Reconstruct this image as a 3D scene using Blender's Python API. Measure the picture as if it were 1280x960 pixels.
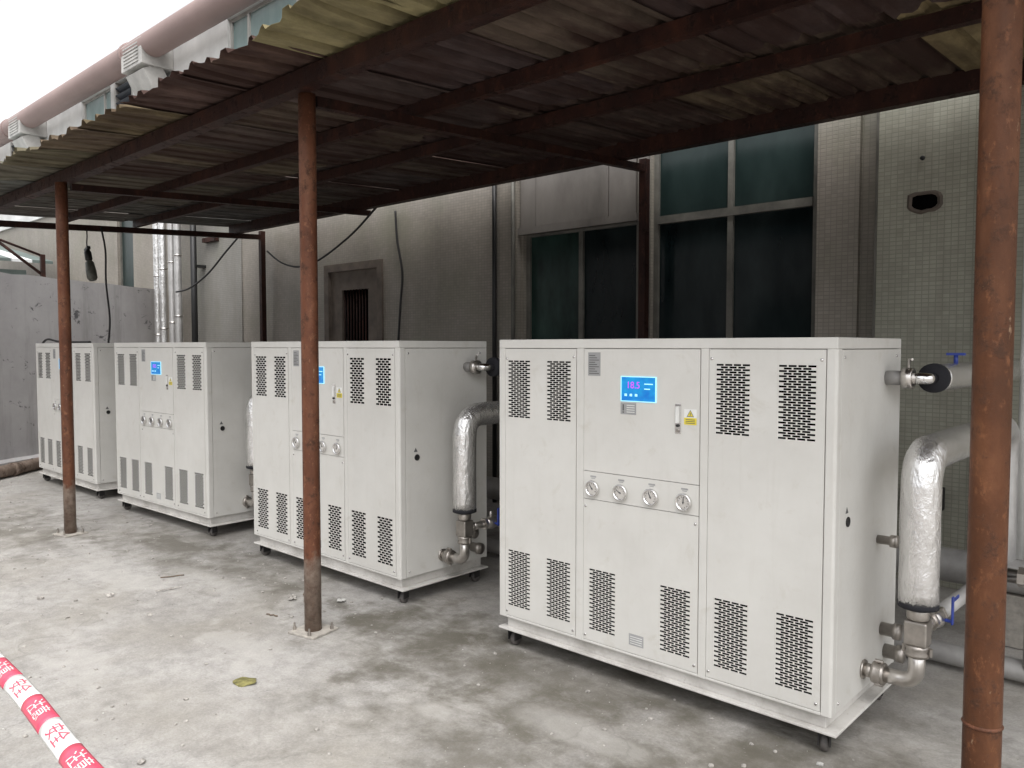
import bpy, bmesh, math, random
from mathutils import Vector, Matrix, noise
random.seed(7)
R = math.radians
for o in list(bpy.data.objects): bpy.data.objects.remove(o)
S = bpy.context.scene
COL = S.collection

# ------------------------------------------------------------------ camera
cd = bpy.data.cameras.new("camera"); cam = bpy.data.objects.new("camera", cd); COL.objects.link(cam)
cam.location = (0, 0, 1.7); cam.rotation_euler = (R(90 - 2.72), 0, R(42.6))
cd.sensor_width = 36; cd.lens = 36 * 990 / 1280; cd.clip_start = 0.05; cd.clip_end = 2000
S.camera = cam
# ------------------------------------------------------------------ sky
SUN_EL, SUN_AZ = 64, 132          # degrees; azimuth clockwise from +Y
w = bpy.data.worlds.new("World"); S.world = w; w.use_nodes = True
nt = w.node_tree; nt.nodes.clear()
sky = nt.nodes.new("ShaderNodeTexSky"); sky.sky_type = 'NISHITA'; sky.sun_disc = False
sky.sun_elevation = R(SUN_EL); sky.sun_rotation = R(SUN_AZ); sky.air_density = 1.0; sky.dust_density = 3.5; sky.ozone_density = 1.0
hs = nt.nodes.new("ShaderNodeHueSaturation"); hs.inputs['Saturation'].default_value = 0.10
bg = nt.nodes.new("ShaderNodeBackground"); bg.inputs['Strength'].default_value = 0.15
wo = nt.nodes.new("ShaderNodeOutputWorld")
nt.links.new(sky.outputs[0], hs.inputs['Color']); nt.links.new(hs.outputs[0], bg.inputs[0]); nt.links.new(bg.outputs[0], wo.inputs[0])
# ------------------------------------------------------------------ overcast sun
sl = bpy.data.lights.new("sun", 'SUN'); sl.energy = 0.85; sl.angle = R(45); sl.color = (1, .97, .93)
so = bpy.data.objects.new("sun", sl); COL.objects.link(so)
dirv = Vector((math.sin(R(SUN_AZ)) * math.cos(R(SUN_EL)), math.cos(R(SUN_AZ)) * math.cos(R(SUN_EL)), math.sin(R(SUN_EL))))
so.rotation_euler = (-dirv).to_track_quat('-Z', 'Y').to_euler(); so.location = (0, -5, 12)
# ------------------------------------------------------------------ exposure
S.view_settings.view_transform = 'Standard'; S.view_settings.look = 'None'
S.view_settings.exposure = 1.08; S.view_settings.gamma = 1; S.view_settings.use_curve_mapping = False
S.render.engine = 'CYCLES'
S.cycles.max_bounces = 8; S.cycles.diffuse_bounces = 5

# ================================================================== materials
MATS = {}
def N(t, typ, **kw):
    n = t.nodes.new(typ)
    for k, v in kw.items():
        if k in n.inputs: n.inputs[k].default_value = v
        else: setattr(n, k, v)
    return n
def newmat(name):
    m = bpy.data.materials.new(name); m.use_nodes = True; t = m.node_tree
    b = t.nodes["Principled BSDF"]; MATS[name] = m
    return m, t, b
def pos(t, scale=(1, 1, 1)):
    g = N(t, "ShaderNodeNewGeometry"); mp = N(t, "ShaderNodeMapping"); mp.inputs['Scale'].default_value = scale
    t.links.new(g.outputs['Position'], mp.inputs['Vector']); return mp.outputs[0]
def objco(t, scale=(1, 1, 1)):
    g = N(t, "ShaderNodeTexCoord"); mp = N(t, "ShaderNodeMapping"); mp.inputs['Scale'].default_value = scale
    t.links.new(g.outputs['Object'], mp.inputs['Vector']); return mp.outputs[0]
def nz(t, vec, scale, detail=5, rough=.6, dist=0.0):
    n = N(t, "ShaderNodeTexNoise"); n.inputs['Scale'].default_value = scale; n.inputs['Detail'].default_value = detail
    n.inputs['Roughness'].default_value = rough; n.inputs['Distortion'].default_value = dist
    t.links.new(vec, n.inputs['Vector']); return n.outputs[0]
def ramp(t, fac, stops, interp='LINEAR'):
    r = N(t, "ShaderNodeValToRGB"); r.color_ramp.interpolation = interp; e = r.color_ramp.elements
    while len(e) < len(stops): e.new(.5)
    for i, (p, c) in enumerate(stops):
        e[i].position = p; e[i].color = c if len(c) == 4 else (*c, 1)
    t.links.new(fac, r.inputs[0]); return r.outputs[0]
def mix(t, fac, a, b, mode='MIX'):
    m = N(t, "ShaderNodeMix"); m.data_type = 'RGBA'; m.blend_type = mode
    for i, v in ((0, fac), (6, a), (7, b)):
        if isinstance(v, (int, float)): m.inputs[i].default_value = v
        elif isinstance(v, tuple): m.inputs[i].default_value = (*v, 1)
        else: t.links.new(v, m.inputs[i])
    return m.outputs[2]
def mth(t, op, a, b=None):
    m = N(t, "ShaderNodeMath"); m.operation = op
    for i, v in ((0, a), (1, b)):
        if v is None: continue
        if isinstance(v, (int, float)): m.inputs[i].default_value = v
        else: t.links.new(v, m.inputs[i])
    return m.outputs[0]
def bump(t, b, h, strength=.3, dist=.01):
    n = N(t, "ShaderNodeBump"); n.inputs['Strength'].default_value = strength; n.inputs['Distance'].default_value = dist
    t.links.new(h, n.inputs['Height']); t.links.new(n.outputs[0], b.inputs['Normal'])
g3 = lambda v: (v, v, v)

def simple(name, col, rough=.5, metal=0., var=.12, scale=6, bmp=0., bscale=60):
    m, t, b = newmat(name); v = objco(t)
    f = nz(t, v, scale)
    c = ramp(t, f, [(.3, tuple(x * (1 - var) for x in col)), (.7, tuple(min(1, x * (1 + var)) for x in col))])
    t.links.new(c, b.inputs['Base Color']); b.inputs['Roughness'].default_value = rough; b.inputs['Metallic'].default_value = metal
    if bmp: bump(t, b, nz(t, v, bscale), bmp, .004)
    return m

# cabinet paint: warm white powder coat with faint grime
m, t, b = newmat('paint'); v = objco(t)
c = ramp(t, nz(t, v, 2.2, 6, .65), [(.25, (.575, .560, .526)), (.6, (.648, .635, .602))])
gr = ramp(t, nz(t, objco(t, (9, 9, .7)), 2.2, 7, .72), [(.55, g3(0)), (.8, g3(.16))])
c = mix(t, gr, c, (.40, .365, .30))
bl = ramp(t, nz(t, v, 6.5, 8, .72, .6), [(.57, g3(0)), (.74, g3(.34))]); c = mix(t, bl, c, (.43, .39, .31))
sc = ramp(t, nz(t, objco(t, (3, 3, 40)), 3.0, 6, .7), [(.70, g3(0)), (.74, g3(.35))]); c = mix(t, sc, c, (.34, .32, .29))
pk = ramp(t, nz(t, v, 120, 3, .6), [(.71, g3(0)), (.75, g3(.5))]); c = mix(t, pk, c, (.25, .22, .19))
t.links.new(c, b.inputs['Base Color'])
t.links.new(ramp(t, nz(t, v, 5, 6, .7), [(.3, g3(.34)), (.7, g3(.58))]), b.inputs['Roughness'])
bump(t, b, mth(t, 'ADD', mth(t, 'MULTIPLY', nz(t, v, 4.5, 2), 6.0), mth(t, 'MULTIPLY', nz(t, v, 320, 2), .15)), .10, .004)
m, t, b = newmat('base_paint'); v = objco(t)
c = ramp(t, nz(t, v, 5, 7, .7), [(.3, (.42, .40, .37)), (.55, (.62, .60, .57)), (.8, (.68, .66, .63))])
sp = ramp(t, nz(t, v, 45, 4, .7), [(.6, g3(0)), (.75, g3(.6))]); c = mix(t, sp, c, (.33, .28, .23))
t.links.new(c, b.inputs['Base Color']); b.inputs['Roughness'].default_value = .55
simple('interior_shade', (.003, .003, .003), .95); MATS['interior_shade'].node_tree.nodes['Principled BSDF'].inputs['Specular IOR Level'].default_value = 0  # near-black for hollow insides, their shade put into the colour
simple('rubber', (.02, .018, .018), .7, var=.4, scale=20)
simple('black', (.008, .008, .008), .5)
simple('foam', (.012, .012, .016), .85, bmp=.3, bscale=150)
simple('wheel', (.10, .09, .085), .6, var=.4, scale=25)
simple('steel', (.62, .59, .56), .28, 1., .15, 12, .05, 90)
simple('cast', (.42, .39, .36), .42, 1., .25, 14, .12, 80)
simple('chrome', (.75, .74, .73), .16, 1.)
simple('grey_pipe', (.36, .35, .34), .55, .3, .25, 5)
simple('highlight_white', (.62, .62, .60), .5, 0, .15, 5)
simple('blue', (.025, .05, .28), .4, var=.25, scale=15)
simple('sticker_grey', (.33, .33, .33), .4)
simple('sticker_dark', (.10, .10, .10), .5)
simple('sticker_white', (.72, .72, .70), .4)
simple('sticker_yellow', (.72, .60, .06), .45)
simple('dial', (.66, .66, .62), .35)
simple('cable', (.015, .014, .014), .6)
simple('paper', (.50, .49, .465), .85, var=.25, scale=30)
simple('stone', (.33, .31, .285), .9, var=.5, scale=40, bmp=.3)
simple('leaf', (.17, .155, .055), .75, var=.6, scale=40)
simple('twig', (.14, .10, .07), .8, var=.4, scale=30)
simple('frame_alu', (.125, .12, .105), .6, .15, .35, 5)
simple('tape_red', (.66, .075, .13), .38, var=.08)
simple('tape_white', (.72, .71, .69), .38, var=.05)
simple('louver', (.045, .05, .065), .5, .3)
simple('duct_pink', (.28, .20, .185), .6, 0, .12, .8)
simple('hood', (.44, .43, .41), .6, .1, .25, 3)
simple('plaster_white', (.62, .62, .61), .75, 0, .16, 1.5)
simple('shed_green', (.16, .20, .19), .6, .2, .2, 2)
simple('shed_white', (.75, .77, .78), .5, 0, .1, 2)
simple('lamp_body', (.10, .10, .085), .5, .3, .3, 20)
simple('roof_dark', (.12, .11, .10), .8)

# screen: self-lit blue panel
m, t, b = newmat('screen'); v = objco(t)
c = ramp(t, nz(t, v, 14, 2), [(.3, (.008, .13, .50)), (.7, (.014, .30, .62))])
t.links.new(c, b.inputs['Base Color']); t.links.new(c, b.inputs['Emission Color']); b.inputs['Emission Strength'].default_value = .2; b.inputs['Roughness'].default_value = .2
for nme, cc in (('digits', (.50, .06, .95)), ('icons', (.35, .75, .95))):
    m, t, b = newmat(nme); b.inputs['Base Color'].default_value = (*cc, 1); b.inputs['Emission Color'].default_value = (*cc, 1); b.inputs['Emission Strength'].default_value = .35

# foil jacket on insulated pipes
m, t, b = newmat('foil'); v = objco(t)
c = ramp(t, nz(t, v, 4), [(.3, (.70, .69, .68)), (.7, (.86, .85, .84))])
t.links.new(c, b.inputs['Base Color']); b.inputs['Metallic'].default_value = .88; b.inputs['Roughness'].default_value = .24
h1 = nz(t, objco(t, (1, 1, .35)), 22, 4, .55, .8); h2 = nz(t, v, 7, 3)
h3 = nz(t, objco(t, (1, 1, .5)), 60, 4, .6, 1.5)
bump(t, b, mth(t, 'ADD', mth(t, 'ADD', h1, h2), mth(t, 'MULTIPLY', h3, .3)), .5, .02)
m, t, b = newmat('foil_dull'); v = objco(t)
c = ramp(t, nz(t, v, 4), [(.3, (.42, .41, .40)), (.7, (.6, .59, .58))])
t.links.new(c, b.inputs['Base Color']); b.inputs['Metallic'].default_value = .65; b.inputs['Roughness'].default_value = .42
bump(t, b, nz(t, objco(t, (1, 1, .3)), 18, 4), .4, .02)

# painted + rusted post
def rustmat(name, c1, c2, c3, sc=1.0):
    m, t, b = newmat(name); v = pos(t, (1, 1, .45)); isp = name.startswith('post')
    f = nz(t, v, 6 * sc, 9, .7, .3)
    c = ramp(t, f, [(.32, c1), (.5, c2), (.66, c3)])
    lg = ramp(t, nz(t, pos(t, (1, 1, .3)), 2.3 * sc, 6, .65), [(.42, g3(0)), (.62, g3(.6))]); c = mix(t, lg, c, tuple(x * .5 for x in c2))
    dk = ramp(t, nz(t, pos(t), 17 * sc, 7, .75), [(.53, g3(0)), (.64, g3(.85))]); c = mix(t, dk, c, (.055, .028, .018) if isp else (.014, .008, .007))
    og = ramp(t, nz(t, pos(t, (1, 1, .6)), 26 * sc, 6, .72), [(.57, g3(0)), (.66, g3(.7))]); c = mix(t, og, c, tuple(min(1, x * 1.25) for x in c3))
    sp = ramp(t, nz(t, pos(t, (1, 1, .35)), 48 * sc, 5, .7), [(.66, g3(0)), (.72, g3(.8))]); c = mix(t, sp, c, (.26, .17, .11) if isp else (.09, .05, .035))
    if name == 'post_rust':      # cement splash and worn paint on the lowest half metre
        gz = N(t, "ShaderNodeNewGeometry"); sz = N(t, "ShaderNodeSeparateXYZ"); t.links.new(gz.outputs['Position'], sz.inputs[0])
        hz = mth(t, 'ADD', sz.outputs[2], mth(t, 'MULTIPLY', nz(t, pos(t), 11, 6, .7), .35))
        spl = ramp(t, hz, [(.58, g3(.75)), (.66, g3(0))]); c = mix(t, spl, c, ramp(t, nz(t, pos(t), 20, 6, .7), [(.35, (.12, .09, .07)), (.65, (.24, .20, .165))]))
    b.inputs['Specular IOR Level'].default_value = .2
    t.links.new(c, b.inputs['Base Color']); t.links.new(ramp(t, dk, [(0, g3(.5)), (1, g3(.85))]), b.inputs['Roughness'])
    bump(t, b, mth(t, 'ADD', nz(t, pos(t), 90, 5), mth(t, 'MULTIPLY', dk, .8)), .45, .003)
rustmat('post_rust', (.080, .030, .016), (.125, .048, .026), (.17, .075, .042))
rustmat('post_near', (.065, .026, .012), (.10, .039, .018), (.145, .060, .028))
rustmat('beam_rust', (.018, .008, .007), (.032, .013, .010), (.058, .022, .014), .8)
rustmat('post_grey', (.12, .085, .066), (.20, .15, .12), (.27, .215, .18))
simple('plate', (.42, .39, .35), .6, .2, .25, 25, .2, 120)

# corrugated sheet: object colour x rust
m, t, b = newmat('sheet'); oi = N(t, "ShaderNodeObjectInfo")
v = pos(t, (1, .5, 1)); f = nz(t, v, 5, 8, .68)
c = mix(t, 1.0, oi.outputs['Color'], ramp(t, f, [(.25, g3(.35)), (.5, g3(.8)), (.75, g3(1.3))]), 'MULTIPLY')
ru = ramp(t, nz(t, pos(t, (1, .35, 1)), 2.6, 7, .7), [(.42, g3(0)), (.56, g3(.92))])
c = mix(t, mth(t, 'MULTIPLY', ru, oi.outputs['Alpha']), c, (.046, .026, .022))
pw = ramp(t, nz(t, pos(t, (1.4, .4, 1)), 3.4, 7, .7, .4), [(.60, g3(0)), (.70, g3(.55))]); c = mix(t, pw, c, (.17, .135, .10))
t.links.new(c, b.inputs['Base Color']); b.inputs['Roughness'].default_value = .8; b.inputs['Specular IOR Level'].default_value = .12
bump(t, b, nz(t, pos(t), 60, 4), .25, .004)

# ground: old concrete yard
m, t, b = newmat('concrete'); v = pos(t)
base = ramp(t, nz(t, v, .55, 9, .66, .4), [(.28, (.265, .249, .231)), (.5, (.345, .329, .310)), (.72, (.41, .394, .375))])
fine = ramp(t, nz(t, v, 9, 8, .7), [(.3, g3(.74)), (.7, g3(1.2))])
c = mix(t, 1.0, base, fine, 'MULTIPLY')
c = mix(t, 1.0, c, ramp(t, nz(t, v, 75, 6, .75), [(.3, g3(.78)), (.7, g3(1.2))]), 'MULTIPLY')
br2 = ramp(t, nz(t, v, .9, 6, .6, .5), [(.45, g3(0)), (.7, g3(.5))]); c = mix(t, br2, c, (.245, .222, .18))
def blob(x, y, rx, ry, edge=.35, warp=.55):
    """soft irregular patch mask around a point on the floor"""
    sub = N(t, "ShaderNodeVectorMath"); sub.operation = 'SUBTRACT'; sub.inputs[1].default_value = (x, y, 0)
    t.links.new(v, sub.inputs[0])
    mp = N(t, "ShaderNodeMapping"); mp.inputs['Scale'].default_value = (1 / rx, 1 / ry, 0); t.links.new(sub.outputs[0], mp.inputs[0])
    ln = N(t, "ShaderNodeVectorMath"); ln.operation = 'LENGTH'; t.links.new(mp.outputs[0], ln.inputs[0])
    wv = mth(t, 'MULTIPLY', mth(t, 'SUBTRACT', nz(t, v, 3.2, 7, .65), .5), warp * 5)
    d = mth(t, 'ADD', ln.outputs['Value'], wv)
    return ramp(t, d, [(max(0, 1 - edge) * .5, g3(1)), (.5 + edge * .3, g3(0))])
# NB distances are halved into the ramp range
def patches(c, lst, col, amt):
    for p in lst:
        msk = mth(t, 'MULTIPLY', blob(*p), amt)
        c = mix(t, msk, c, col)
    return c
# canopy shade painted near the nearest chiller plus damp / oil stains, then pale cement dust patches
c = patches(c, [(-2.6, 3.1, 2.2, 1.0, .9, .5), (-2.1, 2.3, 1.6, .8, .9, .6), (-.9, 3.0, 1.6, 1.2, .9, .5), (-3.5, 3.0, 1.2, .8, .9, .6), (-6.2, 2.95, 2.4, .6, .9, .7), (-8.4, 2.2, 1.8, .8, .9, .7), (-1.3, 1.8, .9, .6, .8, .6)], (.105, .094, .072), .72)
c = patches(c, [(-2.1, 2.72, .55, .22, .3, .4), (-2.72, 2.42, .22, .14, .3, .4), (-4.25, 2.2, .8, .28), (-6.0, 2.3, 1.2, .3), (-4.6, 1.5, .8, .25), (-5.4, 2.7, .9, .2), (-1.7, 2.35, .3, .12)], (.45, .432, .405), .45)
dust = ramp(t, nz(t, pos(t, (.7, 1.4, 1)), 2.4, 9, .72, .5), [(.54, g3(0)), (.68, g3(.55))])
c = mix(t, dust, c, (.43, .412, .388))
dk = ramp(t, nz(t, v, 1.3, 8, .7, .7), [(.56, g3(0)), (.72, g3(.5))]); c = mix(t, dk, c, (.13, .118, .102))
spk = ramp(t, nz(t, v, 70, 3, .6), [(.68, g3(0)), (.74, g3(.45))]); c = mix(t, spk, c, (.56, .55, .53))
spd = ramp(t, nz(t, v, 46, 4, .7), [(.66, g3(0)), (.72, g3(.7))]); c = mix(t, spd, c, (.085, .08, .075))
vo = N(t, "ShaderNodeTexVoronoi"); vo.feature = 'DISTANCE_TO_EDGE'; vo.inputs['Scale'].default_value = .42
wp = N(t, "ShaderNodeVectorMath"); wp.operation = 'ADD'
wn = N(t, "ShaderNodeTexNoise"); wn.inputs['Scale'].default_value = 1.6; wn.inputs['Detail'].default_value = 6; t.links.new(v, wn.inputs[0])
t.links.new(v, wp.inputs[0]); t.links.new(wn.outputs['Color'], wp.inputs[1]); t.links.new(wp.outputs[0], vo.inputs['Vector'])
cr = ramp(t, vo.outputs[0], [(.0, g3(1)), (.0045, g3(0))]); c = mix(t, mth(t, 'MULTIPLY', cr, .22), c, (.07, .065, .06))
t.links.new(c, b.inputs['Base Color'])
t.links.new(ramp(t, nz(t, v, 1.1, 6), [(.3, g3(.62)), (.7, g3(.92))]), b.inputs['Roughness'])
hh = mth(t, 'ADD', nz(t, v, 32, 9, .75), mth(t, 'MULTIPLY', nz(t, v, 3, 5), 2.0))
bump(t, b, hh, .45, .012)

# mosaic-tiled facade
def tilemat(name, c1, c2, grout, dirt=.55):
    m, t, b = newmat(name); g = N(t, "ShaderNodeNewGeometry"); sx = N(t, "ShaderNodeSeparateXYZ"); t.links.new(g.outputs['Position'], sx.inputs[0])
    cx = N(t, "ShaderNodeCombineXYZ"); t.links.new(mth(t, 'ADD', sx.outputs[0], sx.outputs[1]), cx.inputs[0]); t.links.new(sx.outputs[2], cx.inputs[1])
    br = N(t, "ShaderNodeTexBrick"); br.offset = 0.0; br.squash = 1
    br.inputs['Scale'].default_value = 1; br.inputs['Brick Width'].default_value = .045; br.inputs['Row Height'].default_value = .03
    br.inputs['Mortar Size'].default_value = .003; br.inputs['Mortar Smooth'].default_value = .2; br.inputs['Bias'].default_value = 0
    br.inputs['Color1'].default_value = (*c1, 1); br.inputs['Color2'].default_value = (*c2, 1); br.inputs['Mortar'].default_value = (*grout, 1)
    t.links.new(cx.outputs[0], br.inputs['Vector'])
    c = br.outputs['Color']
    d = ramp(t, nz(t, pos(t, (1.3, 1.3, .7)), 1.3, 8, .68), [(.4, g3(0)), (.72, g3(dirt * .8))]); c = mix(t, d, c, (.085, .078, .058))
    st = ramp(t, nz(t, pos(t, (5, 5, .18)), 1.2, 7, .7), [(.52, g3(0)), (.78, g3(dirt * .55))]); c = mix(t, st, c, (.13, .112, .082))
    gn = ramp(t, nz(t, pos(t), .8, 5), [(.5, g3(0)), (.7, g3(.35))]); c = mix(t, gn, c, (.17, .18, .115))
    t.links.new(c, b.inputs['Base Color']); b.inputs['Roughness'].default_value = .5
    h = mth(t, 'SUBTRACT', 1.0, br.outputs['Fac']); bump(t, b, h, .5, .003)
tilemat('tile', (.31, .278, .24), (.262, .236, .205), (.215, .192, .166), .42)
tilemat('tile_clean', (.38, .374, .31), (.32, .315, .258), (.262, .258, .212), .5)

tilemat('tile_grey', (.27, .258, .235), (.245, .235, .215), (.17, .16, .145), .45)
# cement render boundary wall
m, t, b = newmat('render'); v = pos(t)
c = ramp(t, nz(t, v, .8, 8, .65), [(.3, (.31, .298, .30)), (.55, (.40, .388, .388)), (.8, (.46, .447, .445))])
st = ramp(t, nz(t, pos(t, (2.5, 2.5, .25)), 1.2, 7, .7), [(.5, g3(0)), (.75, g3(.5))]); c = mix(t, st, c, (.12, .12, .105))
sp = ramp(t, nz(t, pos(t, (1, 1, 1.6)), 3.2, 8, .75, .4), [(.60, g3(0)), (.645, g3(.85))]); c = mix(t, sp, c, (.045, .045, .05))
t.links.new(c, b.inputs['Base Color']); b.inputs['Roughness'].default_value = .9; bump(t, b, nz(t, v, 18, 7, .7), .4, .01)
# weathered boards / panel / door
m, t, b = newmat('board'); v = pos(t)
c = ramp(t, nz(t, pos(t, (1, 1, .4)), 2.2, 8, .65), [(.3, (.095, .085, .076)), (.6, (.165, .15, .136)), (.8, (.20, .185, .17))])
t.links.new(c, b.inputs['Base Color']); b.inputs['Roughness'].default_value = .65
simple('door_wood', (.125, .10, .082), .7, 0, .35, 5, .2, 40)
# window glass: dark room behind dusty glass
def glass(name, c1, c2, rough, coat):
    m, t, b = newmat(name); v = pos(t)
    c = ramp(t, nz(t, pos(t, (2, 2, .8)), 1.6, 6, .6), [(.35, c1), (.7, c2)])
    t.links.new(c, b.inputs['Base Color']); b.inputs['Roughness'].default_value = rough
    b.inputs['Specular IOR Level'].default_value = coat
glass('glass_dark', (.004, .008, .009), (.018, .025, .026), .12, .25)
glass('glass_green', (.004, .013, .011), (.028, .060, .050), .2, .3)
glass('glass_blue', (.010, .020, .019), (.024, .040, .038), .3, .4)
glass('glass_pale', (.20, .28, .28), (.30, .38, .38), .2, .6)  # pale teal sky reflection put into the pane colour

# ================================================================== mesh builder
class MB:
    def __init__(s): s.v = []; s.f = []; s.m = []; s.s = []; s.cur = 0; s.sm = False
    def face(s, idx, smooth=None): s.f.append(idx); s.m.append(s.cur); s.s.append(s.sm if smooth is None else smooth)
    def add(s, vs): k = len(s.v); s.v.extend([tuple(x) for x in vs]); return k
    def quad(s, a, b, c, d): k = s.add((a, b, c, d)); s.face((k, k + 1, k + 2, k + 3))
    def box(s, x0, x1, y0, y1, z0, z1, M=None):
        p = [(x, y, z) for z in (z0, z1) for y in (y0, y1) for x in (x0, x1)]
        if M: p = [M @ Vector(q) for q in p]
        k = s.add(p)
        for q in ((0, 2, 3, 1), (4, 5, 7, 6), (0, 1, 5, 4), (2, 6, 7, 3), (0, 4, 6, 2), (1, 3, 7, 5)): s.face(tuple(k + i for i in q))
        return s
    def prism(s, poly, z0, z1):          # poly ccw in xy
        n = len(poly); k = s.add([(x, y, z0) for x, y in poly] + [(x, y, z1) for x, y in poly])
        s.face(tuple(k + i for i in reversed(range(n)))); s.face(tuple(k + n + i for i in range(n)))
        for i in range(n): j = (i + 1) % n; s.face((k + i, k + j, k + n + j, k + n + i), smooth=s.sm)
        return s
    def lathe(s, prof, M=None, seg=20, smooth=True):    # prof (r,z) list
        n = len(prof); vs = []
        for i in range(seg):
            a = 2 * math.pi * i / seg
            for r, z in prof: vs.append((r * math.cos(a), r * math.sin(a), z))
        if M: vs = [M @ Vector(q) for q in vs]
        k = s.add(vs)
        for i in range(seg):
            j = (i + 1) % seg
            for q in range(n - 1): s.face((k + i * n + q, k + j * n + q, k + j * n + q + 1, k + i * n + q + 1), smooth)
        if prof[0][0] > 1e-6: s.face(tuple(k + i * n for i in reversed(range(seg))), False)
        if prof[-1][0] > 1e-6: s.face(tuple(k + i * n + n - 1 for i in range(seg)), False)
        return s
    def tube(s, pts, r, seg=14, bend=0., cap=True, jit=0., sub=0):
        pts = [Vector(p) for p in pts]
        if bend:
            out = [pts[0]]
            for i in range(1, len(pts) - 1):
                a, b_, c_ = pts[i - 1], pts[i], pts[i + 1]; d1 = (a - b_).normalized(); d2 = (c_ - b_).normalized()
                ang = d1.angle(d2)
                if abs(ang - math.pi) < .02: out.append(b_); continue
                L = min(bend / math.tan(ang / 2), (a - b_).length * .49, (c_ - b_).length * .49)
                p0, p2 = b_ + d1 * L, b_ + d2 * L
                for q in range(9):
                    u = q / 8; out.append(p0 * (1 - u) ** 2 + b_ * 2 * u * (1 - u) + p2 * u * u)
            out.append(pts[-1]); pts = out
        if sub:
            o2 = []
            for a, c_ in zip(pts, pts[1:]):
                n = max(1, int((c_ - a).length / sub))
                o2 += [a.lerp(c_, q / n) for q in range(n)]
            pts = o2 + [pts[-1]]
        n = len(pts); up = None; k0 = len(s.v); vs = []
        for i, p in enumerate(pts):
            d = (pts[min(i + 1, n - 1)] - pts[max(i - 1, 0)]).normalized()
            if up is None:
                up = Vector((0, 0, 1)) if abs(d.z) < .9 else Vector((1, 0, 0))
            sd = d.cross(up).normalized(); up = sd.cross(d).normalized()
            rr = r[i] if isinstance(r, (list, tuple)) else r
            for q in range(seg):
                a = 2 * math.pi * q / seg; e = 1 + (jit * (noise.noise(p * 9 + Vector((q * .9, 0, 0))) if jit else 0))
                vs.append(p + (sd * math.cos(a) + up * math.sin(a)) * rr * e)
        s.add(vs)
        for i in range(n - 1):
            for q in range(seg):
                j = (q + 1) % seg
                s.face((k0 + i * seg + q, k0 + i * seg + j, k0 + (i + 1) * seg + j, k0 + (i + 1) * seg + q), True)
        if cap:
            s.face(tuple(k0 + q for q in reversed(range(seg))), False); s.face(tuple(k0 + (n - 1) * seg + q for q in range(seg)), False)
        return s
    def mesh(s, name, mats):
        me = bpy.data.meshes.new(name); me.from_pydata(s.v, [], s.f)
        for m in ([mats] if isinstance(mats, str) else mats): me.materials.append(MATS[m])
        me.polygons.foreach_set('material_index', s.m); me.polygons.foreach_set('use_smooth', s.s)
        bm = bmesh.new(); bm.from_mesh(me); bmesh.ops.recalc_face_normals(bm, faces=bm.faces); bm.to_mesh(me); bm.free()
        me.update(); return me
    def build(s, name, mats, parent=None, loc=None):
        o = bpy.data.objects.new(name, s.mesh(name, mats)); COL.objects.link(o)
        if parent: o.parent = parent
        if loc: o.location = loc
        return o
def bevel(o, w=.003, seg=2):
    md = o.modifiers.new('bevel', 'BEVEL'); md.width = w; md.segments = seg; md.limit_method = 'ANGLE'; md.angle_limit = R(40)
    return o
def empty(name, loc=(0, 0, 0), rz=0):
    o = bpy.data.objects.new(name, None); COL.objects.link(o); o.location = loc; o.rotation_euler = (0, 0, rz); o.empty_display_size = .1
    return o
def tag(o, label, cat, group=None):
    o['label'] = label; o['category'] = cat
    if group: o['group'] = group
    return o
def struct(o): o['kind'] = 'structure'; return o
def inst(name, me, parent, loc=(0, 0, 0), rot=(0, 0, 0)):
    o = bpy.data.objects.new(name, me); COL.objects.link(o); o.parent = parent; o.location = loc; o.rotation_euler = rot; return o
def copy_tree(o, parent=None):
    c = o.copy(); COL.objects.link(c); c.parent = parent
    for ch in list(o.children): copy_tree(ch, c)
    return c
RX = Matrix.Rotation(R(-90), 4, 'X')     # lathe axis -> +Y
RXn = Matrix.Rotation(R(90), 4, 'X')     # lathe axis -> -Y
RYp = Matrix.Rotation(R(90), 4, 'Y')     # lathe axis -> +X
T = Matrix.Translation
def text_mesh(txt, size, extr=.0003):
    cu = bpy.data.curves.new('lettering', 'FONT'); cu.body = txt; cu.size = size; cu.extrude = extr; cu.align_x = 'CENTER'; cu.align_y = 'CENTER'
    ob = bpy.data.objects.new('lettering', cu); COL.objects.link(ob)
    dg = bpy.context.evaluated_depsgraph_get(); dg.update()
    me = bpy.data.meshes.new_from_object(ob.evaluated_get(dg)); bpy.data.objects.remove(ob); return me

# ================================================================== ground
g = MB(); g.quad((-300, -300, 0), (300, -300, 0), (300, 300, 0), (-300, 300, 0))
struct(g.build('ground', 'concrete'))

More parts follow.
